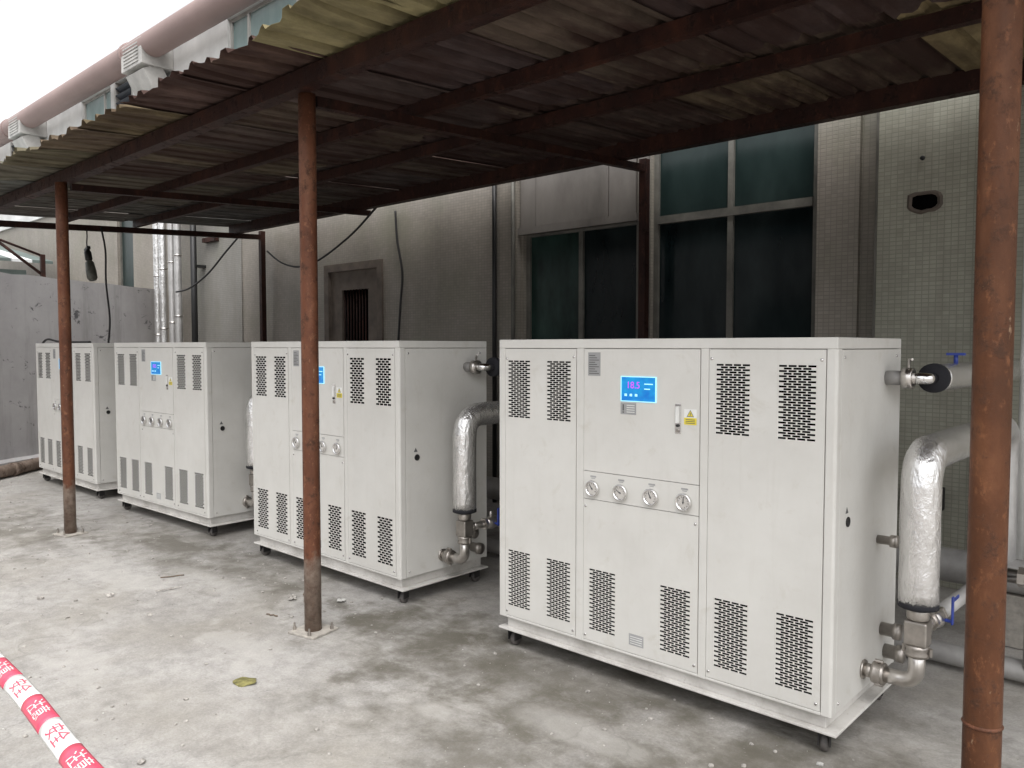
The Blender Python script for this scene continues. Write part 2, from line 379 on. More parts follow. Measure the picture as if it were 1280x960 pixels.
# ================================================================== factory building
YW = 6.3
bld = tag(empty('factory_building', (-6, YW, 0)), 'long mosaic tiled factory building behind the chillers, with dark windows and an upper storey', 'building')
BI = Vector((-6, YW, 0))
def bpart(mb, name, mats, parent=None):       # mesh given in world coords, stored relative to the building
    mb.v = [tuple(Vector(p) - BI) for p in mb.v]; o = mb.build(name, mats, parent or bld); return o
def wall_grid(x0, x1, z0, z1, holes, depth, y=YW):
    mb = MB(); xs = sorted({x0, x1, *[h[0] for h in holes], *[h[1] for h in holes]}); zs = sorted({z0, z1, *[h[2] for h in holes], *[h[3] for h in holes]})
    for a, b_ in zip(xs, xs[1:]):
        for c_, d in zip(zs, zs[1:]):
            cx, cz = (a + b_) / 2, (c_ + d) / 2
            if any(h[0] < cx < h[1] and h[2] < cz < h[3] for h in holes): continue
            mb.quad((a, y, c_), (b_, y, c_), (b_, y, d), (a, y, d))
    for a, b_, c_, d in holes:
        mb.quad((a, y, c_), (a, y + depth, c_), (a, y + depth, d), (a, y, d)); mb.quad((b_, y, c_), (b_, y, d), (b_, y + depth, d), (b_, y + depth, c_))
        mb.quad((a, y, c_), (b_, y, c_), (b_, y + depth, c_), (a, y + depth, c_)); mb.quad((a, y, d), (a, y + depth, d), (b_, y + depth, d), (b_, y, d))
    return mb
low_holes = [(-9.26, -8.0, 0.0, 2.80), (-5.63, -4.19, .85, 2.90), (-4.05, -2.51, .85, 3.95), (-16.35, -15.6, .9, 4.6)]
up_holes = [(-11.85, -8.6, 5.5, 6.82), (-16.35, -15.45, 5.5, 6.82), (-18.05, -16.5, 5.5, 6.82), (-22.9, -21.8, 5.5, 6.82), (-5.5, -2.5, 5.5, 6.82)]
bpart(wall_grid(-30, 5, 0, 4.75, low_holes, .16), 'wall', 'tile')
bpart(wall_grid(-30, 5, 4.75, 6.98, up_holes, .16), 'upper_wall', 'plaster_white')
mb = MB(); mb.box(-30, 5, YW + .2, YW + 9, 0, 6.9); bpart(mb, 'rear_mass', 'plaster_white')
mb = MB(); mb.prism([(YW - .05, 6.98), (YW + 9, 8.4), (YW + 9, 8.5), (YW - .05, 7.06)], -30, 5)
mb.v = [(z, x, y) for (x, y, z) in mb.v]; bpart(mb, 'roof', 'roof_dark')
mb = MB(); mb.box(-30, 5, YW - .05, YW, 4.68, 4.82); bpart(mb, 'storey_band', 'plaster_white')
# pilasters: tiled, with a cement strip and metal corner trims
mb = MB(); mb.box(-2.49, -2.17, YW - .05, YW, 0, 4.68); bpart(mb, 'pilaster', 'tile')
mb = MB(); mb.box(-2.0, -1.34, YW - .16, YW, 0, 4.68); bpart(mb, 'pilaster', 'tile_clean')
mb = MB(); mb.box(-2.012, -1.998, YW - .172, YW - .15, 0, 4.68); bpart(mb, 'corner_trim', 'frame_alu')
mb = MB(); mb.box(-1.345, -1.325, YW - .175, YW - .15, 0, 4.68); bpart(mb, 'corner_trim', 'plaster_white')
mb = MB(); mb.box(-1.15, -.2, YW - .30, YW, 0, 4.68); bpart(mb, 'pilaster', 'tile_clean')
mb = MB(); mb.box(-6.0, -5.66, YW - .07, YW, 0, 4.68); bpart(mb, 'pilaster', 'tile')
mb = MB(); mb.box(-13.1, -11.5, YW - .02, YW, 0, 4.68); bpart(mb, 'tile_panel', 'tile_grey')
# square opening with soot round it in the pilaster
X0, Z0, yy = -1.68, 2.72, YW - .16
mb = MB(); ring = []
for q in range(18):
    a = 2 * math.pi * q / 18; ca, sa = math.cos(a), math.sin(a); k = 1 / max(abs(ca), abs(sa)); j_ = 1 + .22 * noise.noise(Vector((ca * 3, sa * 3, 4)))
    ring.append((X0 + .082 * ca * min(k, 1.22) * j_, Z0 + .05 * sa * min(k, 1.22) * j_))
k0 = mb.add([(x, yy - .002, z) for x, z in ring] + [(x, yy - .010, z) for x, z in [(X0 + (x - X0) * 1.22, Z0 + (z - Z0) * 1.25) for x, z in ring]] + [(X0 + (x - X0) * 1.42, yy - .0005, Z0 + (z - Z0) * 1.5) for x, z in ring])
for q in range(18):
    e_ = (q + 1) % 18; mb.face((k0 + q, k0 + e_, k0 + 18 + e_, k0 + 18 + q)); mb.face((k0 + 18 + q, k0 + 18 + e_, k0 + 36 + e_, k0 + 36 + q))
wo_ = bpart(mb, 'broken_tile_rim', 'door_wood')
mb = MB(); k0 = mb.add([(x, yy - .003, z) for x, z in ring]); mb.face(tuple(k0 + q for q in range(18))); bpart(mb, 'opening_void', 'interior_shade', wo_)
mb = MB(); mb.lathe([(.0, 0), (.016, 0), (.016, .012), (0, .012)], T((-1.70, YW - .16, 3.03)) @ RXn, 10); bpart(mb, 'plug', 'black')
def window(x0, x1, z0, z1, vm, hm, gl, name='window', fr='frame_alu', fw=.05, y=YW + .10, sash=None):
    """vm: mullion x list, hm: transom z list, gl: function(i,j)->glass material"""
    mb = MB(); d0, d1 = y - .05, y
    mb.box(x0, x0 + fw, d0, d1, z0, z1); mb.box(x1 - fw, x1, d0, d1, z0, z1)
    mb.box(x0 + fw, x1 - fw, d0, d1, z0, z0 + fw); mb.box(x0 + fw, x1 - fw, d0, d1, z1 - fw, z1)
    for z in hm: mb.box(x0 + fw, x1 - fw, d0 - .02, d1, z - .035, z + .035)
    zz = [z0 + fw, *hm, z1 - fw]
    for i, (a, b_) in enumerate(zip(zz, zz[1:])):
        for x in vm: mb.box(x - .025, x + .025, d0 - .004, d1, a + (.035 if i else 0), b_ - (.035 if i < len(hm) else 0))
    o = bpart(mb, name, fr)
    xx = [x0 + fw, *vm, x1 - fw]
    for j, (c_, d) in enumerate(zip(zz, zz[1:])):
        for i, (a, b_) in enumerate(zip(xx, xx[1:])):
            p = MB(); p.box(a - .01, b_ + .01, y - .022, y - .016, c_ - .01, d + .01); bpart(p, 'pane', gl(i, j), o)
    return o
window(-5.63, -4.19, .85, 2.90, [-4.90], [], lambda i, j: 'glass_green' if i == 0 else 'glass_dark')
window(-4.05, -2.51, .85, 3.95, [-3.28], [2.86], lambda i, j: 'glass_blue' if j else 'glass_dark')
window(-16.35, -15.6, .9, 4.6, [], [2.2], lambda i, j: 'glass_blue')
window(-11.85, -8.6, 5.5, 6.82, [-11.3, -9.95], [], lambda i, j: 'glass_pale', fr='hood')
window(-18.05, -16.5, 5.5, 6.82, [-16.95], [], lambda i, j: 'glass_pale', fr='hood')
window(-5.5, -2.5, 5.5, 6.82, [-4.0], [], lambda i, j: 'glass_pale', fr='hood')
for x0, x1 in ((-16.35, -15.45), (-22.9, -21.8)):
    f = MB(); f.box(x0, x0 + .07, YW, YW + .12, 5.5, 6.82); f.box(x1 - .07, x1, YW, YW + .12, 5.5, 6.82); f.box(x0 + .07, x1 - .07, YW + .12, YW + .15, 5.5, 6.82)
    o = bpart(f, 'louvre_window', 'hood')
    k = 5.55
    while k < 6.78:
        q = MB(); M = T((0, YW + .06, k)) @ Matrix.Rotation(R(-35), 4, 'X'); q.box(x0 + .07, x1 - .07, -.07, .07, -.006, .006, M); bpart(q, 'slat', 'louver', o); k += .14
# boarded-over transom above window
bx = [-5.64, -5.42, -4.50, -4.19]
for i, (a, b_) in enumerate(zip(bx, bx[1:])):
    mb = MB(); mb.box(a, b_ - .008, YW - .035 - .004 * (i % 2), YW - .001, 2.945, 3.9); bpart(mb, 'board_panel', 'board')
mb = MB(); mb.box(-5.66, -4.17, YW - .06, YW - .001, 2.87, 2.94); bpart(mb, 'lintel_rail', 'board')
mb = MB(); mb.box(-4.17, -4.06, YW - .03, YW - .001, .8, 4.3); bpart(mb, 'mullion_strip', 'board')
# service door with a barred opening
d = MB(); d.box(-9.26, -9.16, YW - .03, YW + .12, 0, 2.8); d.box(-8.10, -8.0, YW - .03, YW + .12, 0, 2.8); d.box(-9.16, -8.10, YW - .03, YW + .12, 2.70, 2.8)
do = bpart(d, 'door', 'door_wood')
l = MB(); l.box(-9.16, -8.92, YW + .02, YW + .07, 0, 2.7); l.box(-8.34, -8.10, YW + .02, YW + .07, 0, 2.7); l.box(-8.92, -8.34, YW + .02, YW + .07, 2.45, 2.7); l.box(-8.92, -8.34, YW + .02, YW + .07, 0, 1.0)
bpart(l, 'door_leaf', 'door_wood', do)
l = MB(); l.box(-8.92, -8.34, YW + .10, YW + .11, 1.0, 2.45); bpart(l, 'dark_opening', 'interior_shade', do)
for i in range(9):
    q = MB(); x = -8.89 + i * .065; q.tube([(x, YW + .05, 1.0), (x, YW + .05, 2.45)], .009, 8); bpart(q, 'bar', 'beam_rust', do)
# drainpipe trim lines and stub bracket
mb = MB(); mb.tube([(-5.95, YW - .11, 0), (-5.95, YW - .11, 4.6)], .025, 10); bpart(mb, 'conduit', 'black')
mb = MB(); mb.tube([(-5.69, YW - .10, 0), (-5.69, YW - .10, 4.6)], .02, 10); bpart(mb, 'conduit', 'frame_alu')
mb = MB(); mb.box(-12.62, -12.2, YW - .10, YW - .02, 3.40, 3.47, Matrix.Identity(4)); bpart(mb, 'steel_stub', 'beam_rust')

# unseen building added behind the camera to shade the low sky
ob = tag(empty('low_sky_blocker', (-8, -12, 0)), 'plain unseen building added behind the camera to block the low sky', 'building')
mb = MB(); mb.box(-16, 5, -8, 0, 0, 6.5); mb.build('wall', 'render', ob)
mb = MB(); mb.box(-16.4, 5.4, -8.4, .5, 6.5, 6.7); mb.build('roof', 'roof_dark', ob)
for k in range(4):
    mb = MB(); mb.box(-14 + k * 5, -11.6 + k * 5, .001, .05, 1.2, 3.2); mb.build('window', 'glass_blue', ob)

# big round eaves duct
dz, dy, dr = 6.815, 5.95, .215
e = tag(empty('eaves_duct', (-6, dy, dz)), 'thick dull pink round duct running along the roof edge of the building', 'duct')
mb = MB(); mb.tube([(-24, 0, 0), (11, 0, 0)], dr, 28, sub=2.0); mb.build('duct_pipe', 'duct_pink', e)
for x in (-21.5, -14.6, -8.1, -3.0, 3.0):
    mb = MB(); mb.lathe([(dr + .002, -.04), (dr + .02, -.04), (dr + .02, .04), (dr + .002, .04)], T((x + 6, 0, 0)) @ RYp, 28)
    mb.box(x + 5.97, x + 6.03, 0, .34, -.31, -.275); mb.build('clamp_band', 'duct_pink', e)
# exhaust hoods on the upper wall
for i, (x, lab) in enumerate(((-14.15, 'pale sheet metal exhaust hood with slanted chute, nearer one on the upper wall'), (-20.6, 'pale sheet metal exhaust hood at the far left end of upper wall'))):
    h = tag(empty('exhaust_hood', (x, YW - .002, 6.1)), lab, 'exhaust hood', 'exhaust hoods on the upper wall')
    mb = MB(); mb.box(-.42, .42, -.55, 0, .36, .80); bevel(mb.build('hood_box', 'hood', h), .012)
    mb = MB(); M = T((0, -.34, .36)) @ Matrix.Rotation(R(28), 4, 'X'); mb.box(-.36, .36, -.17, .17, -.46, .02, M); bevel(mb.build('chute', 'hood', h), .01)
    for q in range(6):
        s_ = MB(); s_.box(-.30, .30, -.566, -.552, .42 + q * .058, .445 + q * .058); s_.build('louvre_slat', 'hood', h)

# ================================================================== boundary wall, ledge, shed beyond
def slab(name, a, b_, z0, z1, th, mat):
    a, b_ = Vector((*a, 0)), Vector((*b_, 0)); d = b_ - a; L = d.length; rz = math.atan2(d.y, d.x)
    mb = MB(); n = 24
    # top edge slightly uneven
    top = [z1 + .02 * noise.noise(Vector((i * .7, 3.1, z1))) for i in range(n + 1)]
    for i in range(n):
        x0, x1 = L * i / n, L * (i + 1) / n
        k = mb.add([(x0, -th / 2, z0), (x1, -th / 2, z0), (x1, -th / 2, top[i + 1]), (x0, -th / 2, top[i]), (x0, th / 2, z0), (x1, th / 2, z0), (x1, th / 2, top[i + 1]), (x0, th / 2, top[i])])
        for q in ((0, 1, 2, 3), (5, 4, 7, 6), (3, 2, 6, 7)): mb.face(tuple(k + z for z in q))
        if i == 0: mb.face((k, k + 3, k + 7, k + 4))
        if i == n - 1: mb.face((k + 1, k + 5, k + 6, k + 2))
    o = mb.build(name, mat); o.location = a; o.rotation_euler = (0, 0, rz); return o
tag(slab('boundary_wall', (-11.3, .66), (-14.74, 6.29), 0, 2.74, .2, 'render'), 'grey stained cement boundary wall with black mould spots at the far left', 'wall')
tag(slab('kerb_ledge', (-11.2, .9), (-14.45, 6.22), 0, .10, .36, 'render'), 'low cement ledge along the foot of the grey boundary wall', 'ledge')
# brown drain pipe lying on the floor in front of the ledge
fp = tag(empty('floor_pipe', (-12, 3.3, .085)), 'dirty brown pipe lying on the floor by the leftmost chiller', 'pipe')
mb = MB(); mb.tube([(1.3, -1.6, 0), (.2, -.15, 0), (-.75, .9, 0), (-1.0, 1.7, 0)], .08, 14, .3, sub=.3); mb.build('pipe_run', 'post_grey', fp)
mb = MB(); M = T((.18, -.12, 0)) @ Matrix.Rotation(math.atan2(1.3, -1.05), 4, 'Z') @ RYp; mb.lathe([(.081, -.05), (.092, -.05), (.092, .05), (.081, .05)], M, 16); mb.build('pipe_socket', 'post_grey', fp)
# wall-top bracket with diagonal strut
br_ = tag(empty('steel_bracket', (-13.33, 4.05, 2.72)), 'dark steel bracket with a diagonal strut on top of the boundary wall', 'bracket')
mb = MB(); mb.box(-.03, .03, -.03, .03, 0, .36); mb.build('upright', 'beam_rust', br_)
mb = MB(); mb.tube([(0, 0, .05), (-.25, -.75, .72)], .022, 8); mb.build('strut', 'beam_rust', br_)
mb = MB(); mb.tube([(0, 0, .34), (-.3, -1.1, .78)], .018, 8); mb.build('tie_rod', 'beam_rust', br_)
# green shed past the wall
sh = tag(empty('green_shed', (-21, 3.2, 0)), 'green corrugated shed with white roof strips beyond the boundary wall', 'shed')
mb = MB(); mb.box(-2.5, 1.5, -2.6, 2.4, 0, 3.35); mb.build('wall', 'shed_green', sh)
for i in range(14):
    mb = MB(); M = T((0, -2.8 + i * .4, 3.86 + .0)) @ Matrix.Rotation(R(10), 4, 'Y'); mb.box(-2.9, 2.0, 0, .385, -.03, .03, M)
    mb.build('roof_sheet', 'shed_white' if i in (4, 5, 9, 12) else 'shed_green', sh)
mb = MB(); mb.box(1.5, 1.56, -2.6, 2.4, 2.6, 3.0); mb.build('window_strip', 'shed_white', sh)

# ================================================================== canopy
SL = .053
def zb(y): return 3.015 + SL * y            # purlin underside
can = tag(empty('canopy', (-4.9, 4.0, 0)), 'lean-to canopy of rusty corrugated sheets on brown steel posts over the chillers', 'canopy')
CI = Vector((-4.9, 4.0, 0))
def cpart(mb, name, mats, parent=None):
    mb.v = [tuple(Vector(p) - CI) for p in mb.v]; return mb.build(name, mats, parent or can)
BH = .10
XL, XR = -10.72, 1.1
for y, hgt, wd in ((2.56, .10, .09), (3.49, .085, .06), (4.38, .085, .06), (5.74, .11, .09)):
    mb = MB(); n = 12
    for i in range(n):
        a, b_ = XL + (XR - XL) * i / n, XL + (XR - XL) * (i + 1) / n - (0 if i == n - 1 else 0)
        if i == 0: pass
    z0 = zb(y); mb.box(XL - .05, XR, y - wd / 2, y + wd / 2, z0 + BH - hgt, z0 + BH + (.03 if y > 5 else 0)); cpart(mb, 'purlin', 'beam_rust')
for x, y0, y1, h_ in ((-10.66, 2.3, 6.15, .07), (-7.75, 2.60, 5.9, .06), (-4.03, 2.68, 6.19, .06), (-.51, 2.60, 5.95, .06)):
    mb = MB(); za, zc = zb(y0) - .002, zb(y1) - .002
    k = mb.add([(x - .03, y0, za - h_), (x + .03, y0, za - h_), (x + .03, y0, za), (x - .03, y0, za), (x - .03, y1, zc - h_), (x + .03, y1, zc - h_), (x + .03, y1, zc), (x - .03, y1, zc)])
    for q in ((0, 1, 2, 3), (5, 4, 7, 6), (3, 2, 6, 7), (0, 4, 5, 1), (0, 3, 7, 4), (1, 5, 6, 2)): mb.face(tuple(k + z for z in q))
    cpart(mb, 'rafter', 'beam_rust')
def post(x, y, r, ztop, plate=True, sleeve=None, ring=None, mat='post_rust', lean=0):
    mb = MB(); mb.tube([(x, y, .012), (x + lean, y, ztop)], r, 20, sub=.4); p = cpart(mb, 'post', mat)
    if plate:
        q = MB(); q.box(-.105, .105, -.105, .105, 0, .014, T((x, y, .001)) @ Matrix.Rotation(R(12), 4, 'Z')); bevel(cpart(q, 'base_plate', 'plate', p), .003)
        for a in (-1, 1):
            for b_ in (-1, 1):
                q = MB(); q.lathe([(.011, 0), (.011, .02), (.006, .021), (.006, .042), (0, .042)], T((x + a * .078, y + b_ * .078, .015)), 6, False); cpart(q, 'anchor_bolt', 'cast', p)
    if sleeve:
        q = MB(); q.lathe([(r + .001, .016), (r + .003, .016), (r + .003, sleeve), (r + .001, sleeve)], T((x, y, 0)), 20); cpart(q, 'cement_coat', 'post_grey', p)
    if ring:
        q = MB(); q.lathe([(r, ring - .006), (r + .004, ring), (r, ring + .006)], T((x, y, 0)), 20); cpart(q, 'weld_ring', 'post_rust', p)
    return p
post(-7.75, 2.52, .05, zb(2.52) + .0, True, None)
p1 = post(-4.02, 2.62, .05, zb(2.62), True, None)
post(-.512, 2.55, .05, zb(2.55), True, None, .62, 'post_near')
post(-11.3, 2.5, .05, zb(2.5), True)
q = MB(); q.box(-4.079, -4.066, 2.595, 2.612, .17, .23); q.lathe([(.009, -.008), (.009, .008)], T((-4.078, 2.603, .215)) @ RYp, 10); cpart(q, 'welded_lug', 'post_rust', p1)
for x in (-10.66, -4.03, -.45):
    mb = MB(); mb.box(x - .035, x + .035, 6.12, 6.19, 0, zb(6.15) + .05); cpart(mb, 'rear_post', 'beam_rust')
# corrugated sheets, two rows, 0.2 m ribs
PITCH = .2
def sheet(x0, n, y0, y1, zoff, col, seed, front, rust=1.0):
    prof = []
    for i in range(n):
        b_ = x0 + i * PITCH
        prof += [(b_, .0), (b_ + .045, .004), (b_ + .09, .0), (b_ + .125, .0), (b_ + .143, .030), (b_ + .182, .030)]
    prof.append((x0 + n * PITCH, .0)); prof.append((x0 + n * PITCH + .04, -.002))
    rows = 14; mb = MB(); rnd = random.Random(seed); m_ = len(prof)
    tilt = rnd.uniform(-.012, .012); ey = rnd.uniform(-.05, .03)
    for top in (0, 1):
        for r_ in range(rows + 1):
            u = r_ / rows
            for ci, (px, pz) in enumerate(prof):
                edge = .055 * noise.noise(Vector((px * 4.1, seed, 0))) + .03 * noise.noise(Vector((px * 19, seed, 4)))
                y = y0 + (y1 - y0) * u + ((ey + edge) * (1 - u) if front else (edge * 2 * u))
                curl = (1 - u) ** 4 * (.075 * noise.noise(Vector((px * 2.3, seed * 1.7, 9))) + .012 * noise.noise(Vector((px * 11, 2, seed)))) if front else 0
                z = zb(y) + BH + .004 + zoff + pz + tilt * (px - x0) + curl + .006 * noise.noise(Vector((px * 1.3, y * 1.1, seed))) + .0012 * top
                mb.v.append((px, y, z))
    tot = (rows + 1) * m_
    for top in (0, 1):
        for r_ in range(rows):
            for c_ in range(m_ - 1):
                k = top * tot + r_ * m_ + c_; mb.face((k, k + 1, k + m_ + 1, k + m_))
    for r_ in (0, rows):
        for c_ in range(m_ - 1): k = r_ * m_ + c_; mb.face((k, k + 1, k + 1 + tot, k + tot))
    o = cpart(mb, 'corrugated_sheet', 'sheet'); o.color = (*col, rust); return o
cols_f = [(.17, .175, .155), (.19, .19, .165), (.16, .165, .15), (.19, .18, .14), (.20, .18, .12), (.17, .13, .09), (.19, .15, .09), (.11, .07, .06), (.12, .075, .06), (.30, .26, .14), (.32, .28, .15), (.12, .07, .06), (.10, .06, .055), (.12, .08, .06), (.11, .07, .06)]
cols_m = [(.16, .15, .135), (.14, .135, .12), (.15, .14, .115), (.15, .13, .10), (.12, .095, .08), (.15, .12, .085), (.10, .075, .065), (.13, .10, .075), (.09, .065, .06), (.085, .06, .058), (.12, .09, .07), (.08, .055, .052), (.085, .06, .055), (.10, .07, .06), (.09, .06, .055)]
cols_b = [(.15, .15, .14), (.13, .125, .12), (.12, .11, .10), (.14, .12, .10), (.11, .09, .08), (.10, .08, .075), (.13, .10, .08), (.09, .06, .055), (.10, .07, .06), (.10, .07, .06), (.16, .12, .08), (.11, .08, .06), (.28, .22, .12), (.34, .31, .22), (.34, .32, .25)]
for i in range(15):
    x0 = -10.94 + i * .8
    sheet(x0, 4, 2.09, 2.80 + random.uniform(-.05, .08), .014 + (i % 2) * .003, cols_f[i % 15], 11 + i, True, (.25, .25, .3, .3, .4, .8, .7, 1, 1, .25, .35)[i] if i < 11 else 1.0)
    sheet(x0 + .0, 4, 2.66 + random.uniform(-.03, .03), 4.25, (i % 2) * .003, cols_m[i % 15], 31 + i, False, .5 if i < 4 else .95)
    sheet(x0 + .0, 4, 4.05, 6.04 + random.uniform(-.06, .03), .014 + (i % 2) * .003, cols_b[i % 15 if i < 15 else 12], 51 + i, False, .45 if i < 4 or i in (12, 13, 14) else 1.0)

# ================================================================== chillers
WID = 1.87; XA, XB = -1.892, -.022     # cabinet sides relative to right end of the base
ZB, ZT, DEP = .175, 1.737, .80
# vent grille lattice: 29 rows of slots, 4 and 3 alternating, true openings
VW, VH = .158, .315
def vent_mesh(rows=29):
    mb = MB(); ph = VH / rows; sh_ = ph * .78; p = .0415; sl_ = .0338
    for r_ in range(rows):
        z0 = -VH / 2 + r_ * ph; zs0 = z0 + (ph - sh_) / 2; zs1 = zs0 + sh_
        n = 4 if r_ % 2 == 0 else 3; st = -(n - 1) * p / 2
        sl2 = [(st + i * p - sl_ / 2, st + i * p + sl_ / 2) for i in range(n)]
        mb.quad((-VW / 2 - .006, 0, z0), (VW / 2 + .006, 0, z0), (VW / 2 + .006, 0, zs0), (-VW / 2 - .006, 0, zs0))
        mb.quad((-VW / 2 - .006, 0, zs1), (VW / 2 + .006, 0, zs1), (VW / 2 + .006, 0, z0 + ph), (-VW / 2 - .006, 0, z0 + ph))
        xs = [-VW / 2 - .006] + [q for s_ in sl2 for q in s_] + [VW / 2 + .006]
        for i in range(0, len(xs), 2): mb.quad((xs[i], 0, zs0), (xs[i + 1], 0, zs0), (xs[i + 1], 0, zs1), (xs[i], 0, zs1))
        for a, b_ in sl2:      # punched edge depth
            mb.quad((a, 0, zs1), (b_, 0, zs1), (b_, .002, zs1), (a, .002, zs1)); mb.quad((a, 0, zs0), (a, .002, zs0), (b_, .002, zs0), (b_, 0, zs0))
    return mb.mesh('vent_grille', 'paint')
VENT = vent_mesh(); VENT_FAR = vent_mesh(19)
UP = (1.310 + 1.622) / 2; LO = (.25 + .565) / 2
def panel(name, x0, x1, z0, z1, vents, parent, y=.0):
    """sheet with rectangular cut-outs for the punched grilles; 1.5 cm folded edges"""
    mb = MB(); holes = [(vx - VW / 2 - .006, vx + VW / 2 + .006, vz - VH / 2, vz + VH / 2) for vx, vz in vents]
    xs = sorted({x0, x1, *[h[i] for h in holes for i in (0, 1)]}); zs = sorted({z0, z1, *[h[i] for h in holes for i in (2, 3)]})
    for a, b_ in zip(xs, xs[1:]):
        for c_, d_ in zip(zs, zs[1:]):
            cx, cz = (a + b_) / 2, (c_ + d_) / 2
            if any(h[0] < cx < h[1] and h[2] < cz < h[3] for h in holes): continue
            mb.quad((a, y, c_), (b_, y, c_), (b_, y, d_), (a, y, d_))
    e_ = .016
    mb.quad((x0, y, z0), (x0, y, z1), (x0, y + e_, z1), (x0, y + e_, z0)); mb.quad((x1, y, z0), (x1, y + e_, z0), (x1, y + e_, z1), (x1, y, z1))
    mb.quad((x0, y, z0), (x0, y + e_, z0), (x1, y + e_, z0), (x1, y, z0)); mb.quad((x0, y, z1), (x1, y, z1), (x1, y + e_, z1), (x0, y + e_, z1))
    o = mb.build(name, 'paint', parent)
    for vx, vz in vents: inst('vent_grille', VENT, o, (vx, y + .0003, vz))
    return o
SCR = MB(); SCR.lathe([(0, -.004), (.006, -.004), (.007, 0)], RX, 10); SCREWM = SCR.mesh('screw', 'chrome')
def gauge_mesh():
    mb = MB()
    mb.cur = 0; mb.lathe([(.036, .004), (.040, -.004), (.042, -.016), (.038, -.021), (.033, -.021), (.032, -.014)], RX, 28)
    mb.cur = 1; mb.lathe([(.0, -.0135), (.0335, -.0135)], RX, 28, False)
    mb.cur = 2
    for a in range(-120, 121, 30):
        M = Matrix.Rotation(R(a), 4, 'Y'); mb.box(-.0012, .0012, -.0147, -.0138, .022, .029, M)
    M = Matrix.Rotation(R(-38), 4, 'Y'); mb.box(-.0016, .0016, -.0157, -.0148, -.008, .024, M); mb.lathe([(.004, -.015), (.004, -.017), (0, -.017)], RX, 10)
    return mb.mesh('pressure_gauge', ['chrome', 'dial', 'sticker_dark'])
GAUGE = gauge_mesh()
def make_chiller():
    c = empty('water_chiller')
    # welded base tray, flared lip at the bottom
    mb = MB(); mb.box(-1.86, -.055, .034, .77, .112, ZB - .001); mb.box(-1.90, 0, 0, .79, .100, .112)
    bevel(mb.build('base_tray', 'base_paint', c), .003)
    # frame: cap, posts, mullions, rails
    mb = MB()
    mb.box(XA, XB, 0, DEP, 1.690, ZT)
    mb.prism([(XA, .0), (-1.848, .0), (-1.848, .02), (XA + .02, .02), (XA + .02, .05), (XA, .05)], ZB, 1.690)
    rr = .014; arc = [(XB - rr + rr * math.sin(a), rr - rr * math.cos(a)) for a in [i * math.pi / 12 for i in range(7)]]
    mb.prism([(-.066, 0)] + arc + [(XB, .05), (XB - .02, .05), (XB - .02, .02), (-.066, .02)], ZB, 1.690)
    mb.box(-1.345, -1.298, 0, .02, ZB, 1.690); mb.box(-.634, -.594, 0, .02, ZB, 1.690)
    mb.box(-1.848, -1.345, 0, .02, ZB, .189); mb.box(-1.298, -.634, 0, .02, ZB, .189); mb.box(-.594, -.066, 0, .02, ZB, .189)
    mb.box(XA, XA + .02, .05, DEP, ZB, 1.690); mb.box(XA + .02, XB, DEP - .02, DEP, ZB, 1.690)
    bevel(mb.build('cabinet_frame', 'paint', c), .0035)
    mb = MB(); mb.box(-1.86, -.05, .024, .76, ZB + .005, 1.685); mb.build('interior_shade_box', 'interior_shade', c)  # black box standing in for the shade inside the cabinet
    # front panels
    gp = .003
    L = panel('front_panel', -1.848 + gp, -1.345 - gp, .189 + gp, 1.690 - gp, [(-1.743, UP), (-1.463, UP), (-1.743, LO), (-1.463, LO)], c)
    Rr = panel('front_panel', -.594 + gp, -.066 - gp, .189 + gp, 1.690 - gp, [(-.476, UP), (-.187, UP), (-.472, LO), (-.182, LO)], c)
    M_ = panel('front_panel', -1.298 + gp, -.634 - gp, .189 + gp, .924 - gp, [(-1.177, LO), (-.756, LO)], c)
    D = panel('control_door', -1.298 + gp, -.634 - gp, 1.064 + gp, 1.690 - gp, [], c)
    G = panel('gauge_panel', -1.298 + gp, -.634 - gp, .924, 1.064, [], c)
    for o, pts in ((L, [(-1.832, .215), (-1.362, .215), (-1.832, 1.632), (-1.362, 1.645)]), (Rr, [(-.578, .22), (-.085, .22), (-.578, 1.645), (-.085, 1.645)]), (M_, [(-1.282, .215), (-.652, .225), (-1.282, .885), (-.652, .885)])):
        for x, z in pts: inst('screw', SCREWM, o, (x, 0, z))
    # gauges with small printed tags above
    for i, x in enumerate((-1.235, -1.064, -.888, -.71)):
        inst('pressure_gauge', GAUGE, G, (x, 0, .98), (0, R((0, -25, 10, 40)[i]), 0))
        mb = MB(); mb.box(x - .018, x + .018, -.0008, .0, 1.036, 1.044); mb.box(x - .012, x + .012, -.0008, 0, 1.029, 1.033); mb.build('gauge_tag', 'sticker_grey', G)
    # display
    mb = MB(); mb.cur = 0; x0, x1, z0, z1 = -1.063, -.870, 1.436, 1.551
    mb.box(x0, x1, -.004, -.0005, z0, z1)
    mb.cur = 1; mb.box(x0 - .004, x1 + .004, -.0055, -.0004, z1, z1 + .004); mb.box(x0 - .004, x1 + .004, -.0055, -.0004, z0 - .004, z0); mb.box(x0 - .004, x0, -.0055, -.0004, z0, z1); mb.box(x1, x1 + .004, -.0055, -.0004, z0, z1)
    mb.cur = 2
    for k in range(3): mb.box(x0 + .018 + k * .03, x0 + .032 + k * .03, -.0046, -.0041, z0 + .022, z0 + .034)
    mb.box(x1 - .062, x1 - .014, -.0046, -.0041, z1 - .034, z1 - .029); mb.box(x1 - .062, x1 - .03, -.0046, -.0041, z1 - .058, z1 - .053)
    mb.build('display_screen', ['screen', 'icons', 'icons'], D)
    tm = text_mesh('18.5', .046, .0002); tm.materials.append(MATS['digits'])
    inst('screen_digits', tm, D, (x0 + .068, -.0046, z1 - .040), (R(90), 0, 0))
